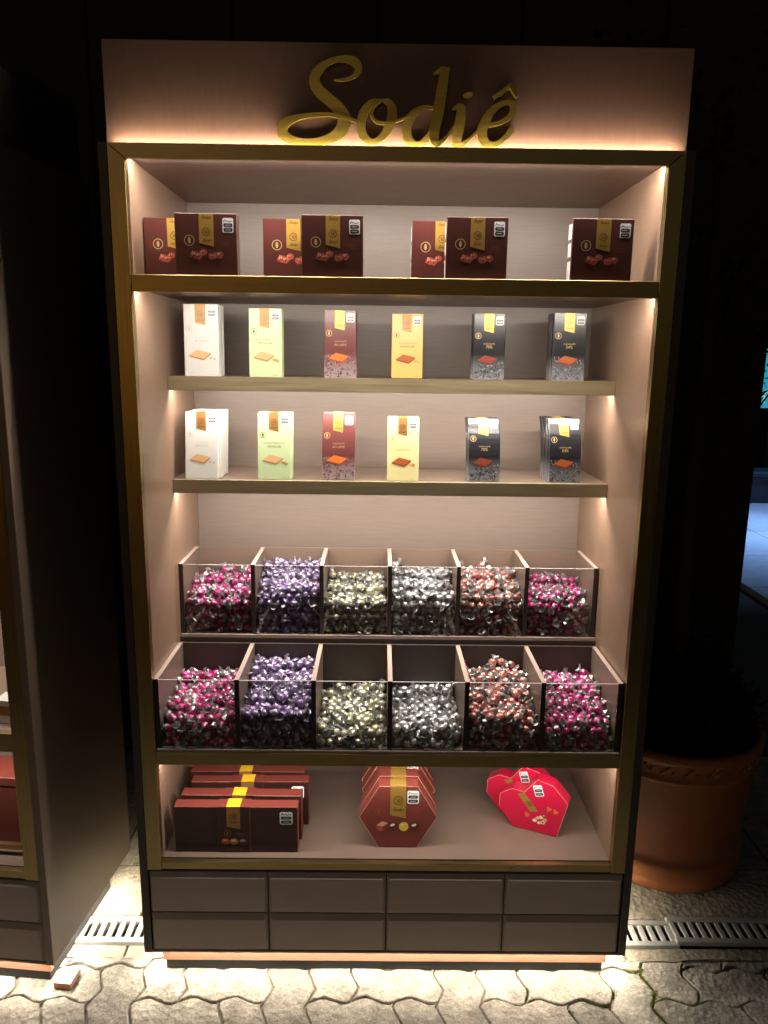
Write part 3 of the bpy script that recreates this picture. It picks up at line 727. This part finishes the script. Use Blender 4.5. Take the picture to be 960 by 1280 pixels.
# square boxes on the top shelf
def print_common(root, w, h, y, lx0, lx1, lz, spec):
    pass
def square_box(loc, label, group, rz=0.0, side_glint=True):
    w, h, t = .133, .1315, .034
    root = thing('chocolate_box', label, 'chocolate box', loc, rz, group)
    MB().box(-w/2, w/2, 0, t, 0, h, P_['maroon']).build('carton', root, bevel=.0012)
    y = -.0004
    L = MB(); L.grid(-w*.11, w*.125, h*.535, h-.001, y, P_['gold'], 1, 1, slant=h*.055)
    lb = L.build('label', root); e = y-.0002
    E_ = MB(); di = P_['brownink']; script2d(E_, w*.007, h*.945, w*.17, e, di); emblem(E_, w*.007, h*.71, w*.066, e, di); script2d(E_, w*.007, h*.585, w*.15, e, di); E_.build('emblem', lb)
    sticker(root, w*.27, w*.445, h*.70, h*.93, y)
    s = MB(); seal(s, -w*.27, h*.575, w*.085, y, P_['goldink'])
    s.build('seal', root)
    q = MB(); gi = P_['choco2']
    text2d(q, 'caseiro', w*.30, h*.52, h*.05, y, gi, w*.15); text2d(q, 'CHOCOLATE', w*.30, h*.475, h*.035, y, gi, w*.15)
    text2d(q, 'PESO LIQUIDO 130 g', w*.22, h*.03, h*.025, y, gi, w*.4); q.build('title', root)
    rg = random.Random(5); a = MB()
    for i, (px, pz) in enumerate(((-.20, .34), (-.195, .36), (-.055, .385), (.09, .325), (.21, .35), (.12, .335), (-.13, .33))):
        blob(a, rg, w*px, h*pz, w*.066, y-.0001*i, P_['pinkp'], P_['pinkh'])
        for d in range(3): leafp(a, w*px+rg.uniform(-.03, .03)*w, h*pz+rg.uniform(-.03, .04)*h, w*.03, w*.012, rg.uniform(0, 3), y-.0001*i-.0002, P_['choco3'] if d else P_['pinkh'])
    a.build('picture', root)
    if side_glint:
        b2 = MB(); x = -w/2-.0004
        for (za, zb) in ((.02, .33), (.40, .62), (.68, .92)):
            b2.face([(x, t*.12, h*za), (x, t*.88, h*za), (x, t*.88, h*zb), (x, t*.12, h*zb)], P_['paper'])
        b2.build('side_reflection', root)  # white patches painted in for reflections on the glossy side
    return root
ZT = 1.7292
tops = [(-.409, .030, 1.5, 'in the pair by the dark side cabinet'), (-.137, .030, 0, 'in the pair above the brown bars'), (.175, .030, 0, 'in the pair above the yellow and 70% bars')]
for (x, y, a, wh) in tops:
    square_box((x, y, ZT), 'square dark maroon box in front '+wh, None, R(a))
for (x, y, a, wh) in ((-.494, .092, -1, tops[0][3]), (-.228, .085, 1, tops[1][3]), (.103, .085, .5, tops[2][3])):
    square_box((x, y, ZT), 'square dark maroon box half hidden behind '+wh, None, R(a))
square_box((.446, .028, ZT), 'square dark maroon chocolate box standing alone at the shelf end', None, R(1.2))

# long boxes in the bottom compartment
def long_box(loc, label, rz=0.0):
    w, h, t = .312, .127, .034
    root = thing('long_chocolate_box', label, 'chocolate box', loc, rz, 'long boxes in the bottom compartment' if 0 else None)
    m = P_['choc']; cm = P_['choc_shade']  # cm: carton brown with the shade of the front put into the colour
    mb = MB(); mb.box(-w/2, w/2, 0, t, 0, h, m); mb.mi(cm); mb.m[2] = 1; mb.m[4] = mb.m[5] = 0
    mb.build('carton', root, bevel=.001)
    sl = MB(); sl.box(-w*.155, w*.115, -.0012, t+.001, .0006, h+.0012, m); sl.mi(cm); sl.m[2] = 1; sv = sl.build('sleeve', root, bevel=.0006)
    y = -.0017
    L = MB(); L.grid(-w*.075, w*.035, h*.57, h+.0008, y, P_['bronze'], 1, 1, slant=h*.05)
    L.box(-w*.075, w*.035, y+.0001, t+.0015, h+.0013, h+.0018, P_['yell'])
    lb = L.build('label', sv)
    e = y-.0002; E_ = MB(); emblem(E_, -w*.02, h*.80, w*.028, e, P_['brownink']); script2d(E_, -w*.02, h*.68, w*.07, e, P_['brownink']); E_.build('emblem', lb)
    s = MB(); seal(s, -w*.07, h*.42, w*.028, y, P_['choco']); text2d(s, 'bombons', w*.035, h*.40, h*.06, y, P_['choco'], w*.06)
    text2d(s, 'PESO LIQUIDO 180 g', -w*.01, h*.05, h*.035, y, P_['choco'], w*.19); s.build('title', sv)
    a = MB(); rg = random.Random(4)
    for i, (px, c, hl) in enumerate(((-.09, 'pinkp', 'pinkh'), (-.02, 'nut', 'creamp'), (.055, 'choco3', 'grey'))):
        a.disc(w*px, h*.245, w*.036, w*.028, y-.0001*i, P_[c], 12); a.disc(w*px-.001, h*.265, w*.024, w*.012, y-.0001*i-.0002, P_[hl], 8)
    a.build('picture', sv)
    sticker(root, w*.355, w*.46, h*.62, h*.90, -.0005)
ZB = .3198
for i, (x, y, a, wh) in enumerate(((-.383, .036, .3, 'foremost of four in the bottom compartment'), (-.378, .088, -.2, 'second of four in the bottom compartment, behind the foremost'), (-.366, .152, 1.0, 'third of four in the bottom compartment'), (-.380, .203, .2, 'rearmost of four in the bottom compartment'))):
    long_box((x, y, ZB), 'long brown box with yellow band, '+wh, R(a))

# hexagonal boxes
def hex_box(loc, label, rz=0.0):
    w, h, t = .2, .174, .038; tw = .099
    root = thing('hexagonal_chocolate_box', label, 'chocolate box', loc, rz)
    pts = [(-tw/2, 0), (tw/2, 0), (w/2, h/2), (tw/2, h), (-tw/2, h), (-w/2, h/2)]
    MB().prism(pts, 0, t, P_['choc']).build('carton', root, bevel=.0012)
    for s in (-1, 1):                                   # lid flange on the slanting sides
        pass
    y = -.0004
    L = MB(); L.grid(-tw*.21, tw*.20, h*.53, h-.0006, y, P_['gold'], 1, 1, slant=h*.05)
    L.box(-tw*.21, tw*.20, y+.0001, t*.9, h+.0001, h+.0006, P_['gold']); lb = L.build('label', root)
    e = y-.0002; E_ = MB(); emblem(E_, 0, h*.77, tw*.13, e, P_['brownink']); script2d(E_, 0, h*.63, tw*.32, e, P_['brownink']); E_.build('emblem', lb)
    sticker(root, tw*.23, tw*.53, h*.72, h*.93, y)
    s = MB(); seal(s, -tw*.5, h*.585, tw*.105, y, P_['orange2']); text2d(s, 'bombons', tw*.48, h*.56, h*.05, y, P_['orange2'], tw*.26); text2d(s, 'PESO LIQUIDO 95 g', 0, h*.03, h*.028, y, P_['orange2'], tw*.78); s.build('title', root)
    a = MB(); r = tw*.125
    a.face([(-tw*.56, y, h*.37), (-tw*.40, y, h*.43), (-tw*.26, y, h*.40), (-tw*.40, y, h*.345)], P_['pinkh'])
    a.face([(-tw*.56, y, h*.37), (-tw*.40, y, h*.345), (-tw*.40, y, h*.26), (-tw*.55, y, h*.29)], P_['pinkp'])
    a.face([(-tw*.40, y, h*.345), (-tw*.26, y, h*.40), (-tw*.27, y, h*.315), (-tw*.40, y, h*.26)], P_['choco2'])
    for px, c, hl in ((-.12, 'choco3', 'paper'), (.15, 'yelp', 'creamp'), (.44, 'choco3', 'paper')):
        a.disc(tw*px, h*.345, r, r*1.05, y, P_[c], 14); a.disc(tw*px-r*.2, h*.345+r*.35, r*.55, r*.3, y-.0002, P_[hl], 8, rot=.4)
    a.build('picture', root)
    # thin pale folded edge round the front
    n = len(pts); f = MB()
    for i in (1, 2, 3, 4, 5):
        p, q = pts[i], pts[(i+1) % n]
        dx, dz = q[0]-p[0], q[1]-p[1]; l = math.hypot(dx, dz); nx, nz = -dz/l*.0011, dx/l*.0011
        f.face([(p[0], y+.0001, p[1]), (q[0], y+.0001, q[1]), (q[0]+nx, y+.0001, q[1]+nz), (p[0]+nx, y+.0001, p[1]+nz)], P_['pinkh'])
    f.build('edge', root)
for y, wh in ((.060, 'foremost of four in a row'), (.108, 'second of four in a row'), (.185, 'third of four in a row'), (.235, 'rearmost of four in a row')):
    hex_box((.031+random.uniform(-.003, .003), y, ZB), 'hexagonal chocolate brown box with gold label, '+wh, R(random.uniform(-1, 1)))

# faceted heart boxes
def heart_box(loc, label, rz, rx):
    root = thing('heart_chocolate_box', label, 'chocolate box', loc, rz, None, rx)
    pts = [(0, 0), (.119, 0), (.143, .102), (.103, .145), (.060, .153), (.026, .109), (-.006, .112), (-.039, .090), (-.040, .050)]
    t = .042
    MB().prism(pts, 0, t, P_['red']).build('carton', root, bevel=.0012)
    y = -.0004
    L = MB(); y0 = y
    L.face([(.008, y, .100), (.028, y, .108), (.066, y, .061), (.046, y, .056)], P_['gold']); lb = L.build('label', root)
    E_ = MB(); emblem(E_, .041, .078, .008, y-.0002, P_['brownink']); E_.build('emblem', lb)
    st = MB()
    cx, cz, a = .064, .122, R(-17)
    o = sticker(root, -.012, .012, -.016, .016, 0); o.location = (cx, y, cz); o.rotation_euler = (0, -a+R(-34), 0)
    p = MB(); rg = random.Random(2)
    for i, (px, pz, c, hl) in enumerate(((.058, .034, 'creamp', 'paper'), (.066, .043, 'pinkh', 'creamp'), (.075, .047, 'creamp', 'paper'), (.082, .054, 'choco2', 'pinkh'), (.070, .030, 'pinkh', 'paper'), (.080, .033, 'creamp', 'choco3'), (.085, .042, 'pinkh', 'nut'))):
        p.disc(px, pz, .0062, .0052, y-.0001*i, P_[c], 10, rot=.4); p.disc(px, pz, .003, .0024, y-.0001*i-.0002, P_[hl], 8)
    for px, pz in ((.094, .076), (.037, .045), (.112, .072)):
        for k in range(3): p.disc(px+.004*math.cos(k*2.1), pz+.004*math.sin(k*2.1), .004, .004, y, P_['orange'], 8)
    p.build('picture', root)
    f = MB()
    for i in (1, 2, 3, 4, 5, 6, 7):
        a_, b_ = pts[i], pts[i+1]; dx, dz = b_[0]-a_[0], b_[1]-a_[1]; l = math.hypot(dx, dz); nx, nz = -dz/l*.001, dx/l*.001
        f.face([(a_[0], y+.0001, a_[1]), (b_[0], y+.0001, b_[1]), (b_[0]+nx, y+.0001, b_[1]+nz), (a_[0]+nx, y+.0001, a_[1]+nz)], P_['pinkh'])
    f.build('edge', root)
ang = math.atan2(.107-.155, .452-.343)
heart_box((.343, .155, ZB), 'scarlet faceted heart box with gold band, standing in front of its twin', ang, 0)
heart_box((.318, .222, ZB), 'scarlet faceted heart box half hidden behind its twin', ang, 0)

# contents glimpsed in the dark side cabinet
def in_left(x, y): return (-1.45+x*math.cos(th)-y*math.sin(th), .013+x*math.sin(th)+y*math.cos(th))
q = in_left(.44, .10)
bx = thing('gift_box', 'reddish brown gift box in the bottom niche of the dark cabinet', 'gift box', (q[0], q[1], .3198), rz=th)
MB().box(-.085, .085, 0, .1, 0, .16, P_['choc']).build('carton', bx, bevel=.003)
MB().box(-.0865, .0865, -.0015, .1015, .1605, .185, P_['choc']).build('lid', bx, bevel=.002)
q = in_left(.49, .10)
cdn = thing('carton', 'small white carton on the shelf of the dark cabinet', 'carton', (q[0], q[1], .6546), rz=th)
MB().box(-.03, .03, 0, .05, 0, .06, P_['white']).build('box_body', cdn, bevel=.001)
MB().grid(-.02, .02, .02, .045, -.0004, P_['bronze']).build('label', cdn)

# ------------------------------------------------------------------ terracotta pot
terra = mat('weathered_terracotta', (.25, .082, .024), .62, grain=(7, 7, 12), var=.35, bump=.3, bscale=90, rvar=.1)
soil = mat('dark_potting_soil', (.02, .014, .01), .95, grain=(30, 30, 30), var=.5, bump=1, bscale=70)
def lathe(prof, n, m, cap=True):
    mb = MB(); i = mb.mi(m)
    for r, z in prof: mb.v += [(r*math.cos(6.28318*a/n), r*math.sin(6.28318*a/n), z) for a in range(n)]
    for k in range(len(prof)-1):
        for a in range(n):
            b = (a+1) % n; mb.f.append((k*n+a, k*n+b, (k+1)*n+b, (k+1)*n+a)); mb.m.append(i)
    if cap: mb.f.append(tuple(reversed(range(n)))); mb.m.append(i)
    return mb
PX, PY = .922, .585
pot = thing('terracotta_pot', 'large round terracotta pot behind the drain, beside the lit cabinet', 'plant pot', (PX, PY, G)); pot.scale = (.93, .93, 1)
lathe([(.250, 0), (.262, .006), (.264, .03), (.262, .036), (.266, .042), (.268, .075), (.264, .092), (.256, .098), (.257, .12), (.266, .2), (.275, .30), (.280, .36), (.281, .372)], 72, terra).build('body', pot, smooth=True)
lathe([(.281, .3715), (.289, .376), (.290, .386), (.285, .392), (.286, .425), (.290, .435), (.300, .440), (.303, .455), (.298, .466), (.283, .47), (.275, .455), (.27, .42)], 72, terra, False).build('rim', pot, smooth=True)
rg = random.Random(3)
orn = MB()
for k in range(26):
    a = 6.283*k/26; 
    for d in range(3):
        aa = a+(d-1)*.055; zc = .413+.014*(d == 1); rr = .2885
        L_ = .022
        ps = []
        for u, v in ((-1, 0), (-.3, .55), (.5, .45), (1, 0), (.5, -.45), (-.3, -.55)):
            s_ = u*L_*math.cos((d-1)*.9)-v*.009*math.sin((d-1)*.9); zz = zc+u*L_*.5*math.sin(1.2+(d-1)*.9)+v*.009
            ps.append(((rr)*math.cos(aa+s_*2), (rr)*math.sin(aa+s_*2), zz))
        ctr = ((rr+.006)*math.cos(aa), (rr+.006)*math.sin(aa), zc)
        for i in range(6): orn.face([ps[i], ps[(i+1) % 6], ctr], terra)
orn.build('leaf_relief', pot)
MB().face([(.275*math.cos(6.283*a/40), .275*math.sin(6.283*a/40), .43) for a in range(40)], soil).build('soil', pot)
# plant in the pot, all but lost in the dark
bark = mat('dark_bark', (.022, .014, .010), .9, grain=(30, 30, 8), var=.5, bump=.8, bscale=60)
leafm = mat('dark_leaf', (.008, .012, .006), .9, grain=(20, 20, 20), var=.4, spec=.05)
tr = thing('potted_tree', 'slim dark tree growing out of the terracotta pot', 'tree', (PX, PY, G+.43))
def tube(mb, pts, m, n=8):
    i = mb.mi(m); k = len(mb.v)
    for (x, y, z, r) in pts: mb.v += [(x+r*math.cos(6.283*a/n), y+r*math.sin(6.283*a/n), z) for a in range(n)]
    for q in range(len(pts)-1):
        for a in range(n):
            b = (a+1) % n; mb.f.append((k+q*n+a, k+q*n+b, k+q*n+n+b, k+q*n+n+a)); mb.m.append(i)
tb = MB(); rg = random.Random(8)
tube(tb, [(0, 0, -.02, .035), (.012, .01, .3, .028), (-.006, .0, .7, .024), (.01, .02, 1.1, .021), (.0, .0, 1.5, .017), (.02, .01, 1.9, .010)], bark)
tips = []
for k in range(11):
    z0 = .8+k*.1; a = k*2.4; l = rg.uniform(.18, .34)
    e = (l*math.cos(a), l*math.sin(a)+.02, z0+.28)
    tube(tb, [(0, 0, z0, .009), (e[0]*.5, e[1]*.5, z0+.12, .006), (e[0], e[1], e[2], .003)], bark, 6); tips.append(e)
tb.build('trunk', tr, smooth=True)
lv = MB()
for k in range(900):
    e = rg.choice(tips); p = Vector(e)+Vector((rg.gauss(0, .07), rg.gauss(0, .07), rg.gauss(0, .08)))
    d = Vector((rg.uniform(-1, 1), rg.uniform(-1, 1), rg.uniform(-.8, .4))).normalized()*rg.uniform(.02, .035); s = d.cross(Vector((0, 0, 1))).normalized()*.010
    lv.face([p, p+d*.5+s, p+d, p+d*.5-s], leafm)
for k in range(1500):
    a = rg.uniform(0, 6.283); r = .24*rg.random()**.5; p = Vector((r*math.cos(a), r*math.sin(a), rg.uniform(.0, .10+.25*(1-r/.3))))
    d = Vector((rg.uniform(-1, 1), rg.uniform(-1, 1), rg.uniform(-.2, .9))).normalized()*rg.uniform(.04, .08); s = d.cross(Vector((0, 0, 1))).normalized()*.014
    lv.face([p, p+d*.5+s, p+d, p+d*.5-s], leafm)
lv.build('crown', tr)

# ------------------------------------------------------------------ blue lit plaza seen past the wall
tile_m = stone('pale_plaza_tile', (.55, .55, .56), .08, .1)
pz = bpy.data.objects.new('plaza', None); C.objects.link(pz); pz.location = (0, 0, G-.05); tag(pz, kind='structure')
tme = MB().box(-.447, .447, -.447, .447, 0, .05, tile_m).mesh('tile', bevel=.004)
for i in range(8):
    for j in range(7): link('tile', tme, pz, (3.085+i*.9, 2.2+j*.9, 0))
darkm = mat('dark_furniture', (.02, .022, .03), .5, grain=(10, 10, 10), var=.3)
ct = thing('counter', 'dark counter at the far side of the blue lit plaza', 'counter', (4.9, 6.95, G))
MB().box(-.95, .95, -.15, .15, 0, .30, darkm).build('base', ct, bevel=.01)
MB().box(-1.0, 1.0, -.2, .2, .3005, .36, darkm).build('top', ct, bevel=.008)
cy = emit('cyan_screen', (.03, .30, .42), 1.0); cyt = emit('screen_letters', (.45, .75, .7), .8)
sg = thing('lit_sign', 'backlit cyan sign with pale letters beyond the plaza', 'sign', (5.55, 8.0, G))
MB().box(-.82, .82, 0, .08, .98, 1.75, darkm).build('sign_case', sg, bevel=.01)
MB().grid(-.80, .80, 1.0, 1.73, -.004, cy).build('screen', sg)
tm = MB(); text2d(tm, 'T', -.735, 1.06, .22, -.008, cyt); tm.build('screen_lettering', sg)
for x in (-.6, .6): MB().box(x-.03, x+.03, .02, .07, 0, .98, darkm).build('leg', sg)
wl = thing('far_wall', 'dark wall closing the plaza behind the backlit sign', 'wall', (5.5, 9.0, G-.05))
MB().box(-4, 4, 0, .2, 0, 4.5, wall_m).build('panel', wl)
lp = thing('floodlight', 'blue floodlight on a tall pole lighting the plaza', 'floodlight', (4.6, 5.4, G))
tube_b = MB(); tube(tube_b, [(0, .2, 0, .05), (0, .2, 3.3, .04)], darkm, 10); tube_b.build('pole', lp)
MB().box(-.25, .25, -.12, .12, 3.3, 3.4, darkm).build('lamp_head', lp, bevel=.01)
for (a, b_, c, d) in ((-.25, -.24, -.12, .12), (.24, .25, -.12, .12), (-.2395, .2395, -.12, -.11), (-.2395, .2395, .11, .12)):
    MB().box(a, b_, c, d, 3.02, 3.299, darkm).build('shade', lp)
lf = emit('blue_floodlight', (.25, .48, 1.0), 1500.0)
MB().face([(-.2, .09, 3.296), (.2, .09, 3.296), (.2, -.09, 3.296), (-.2, -.09, 3.296)], lf).build('lamp_glass', lp)

# lift everything so that the paving lies at zero height
for o in list(bpy.data.objects):
    if o.parent is None and o.type not in {'CAMERA', 'LIGHT'}: o.location.z += LIFT
print('pavers', npav, 'candies', tot, 'objects', len(bpy.data.objects))
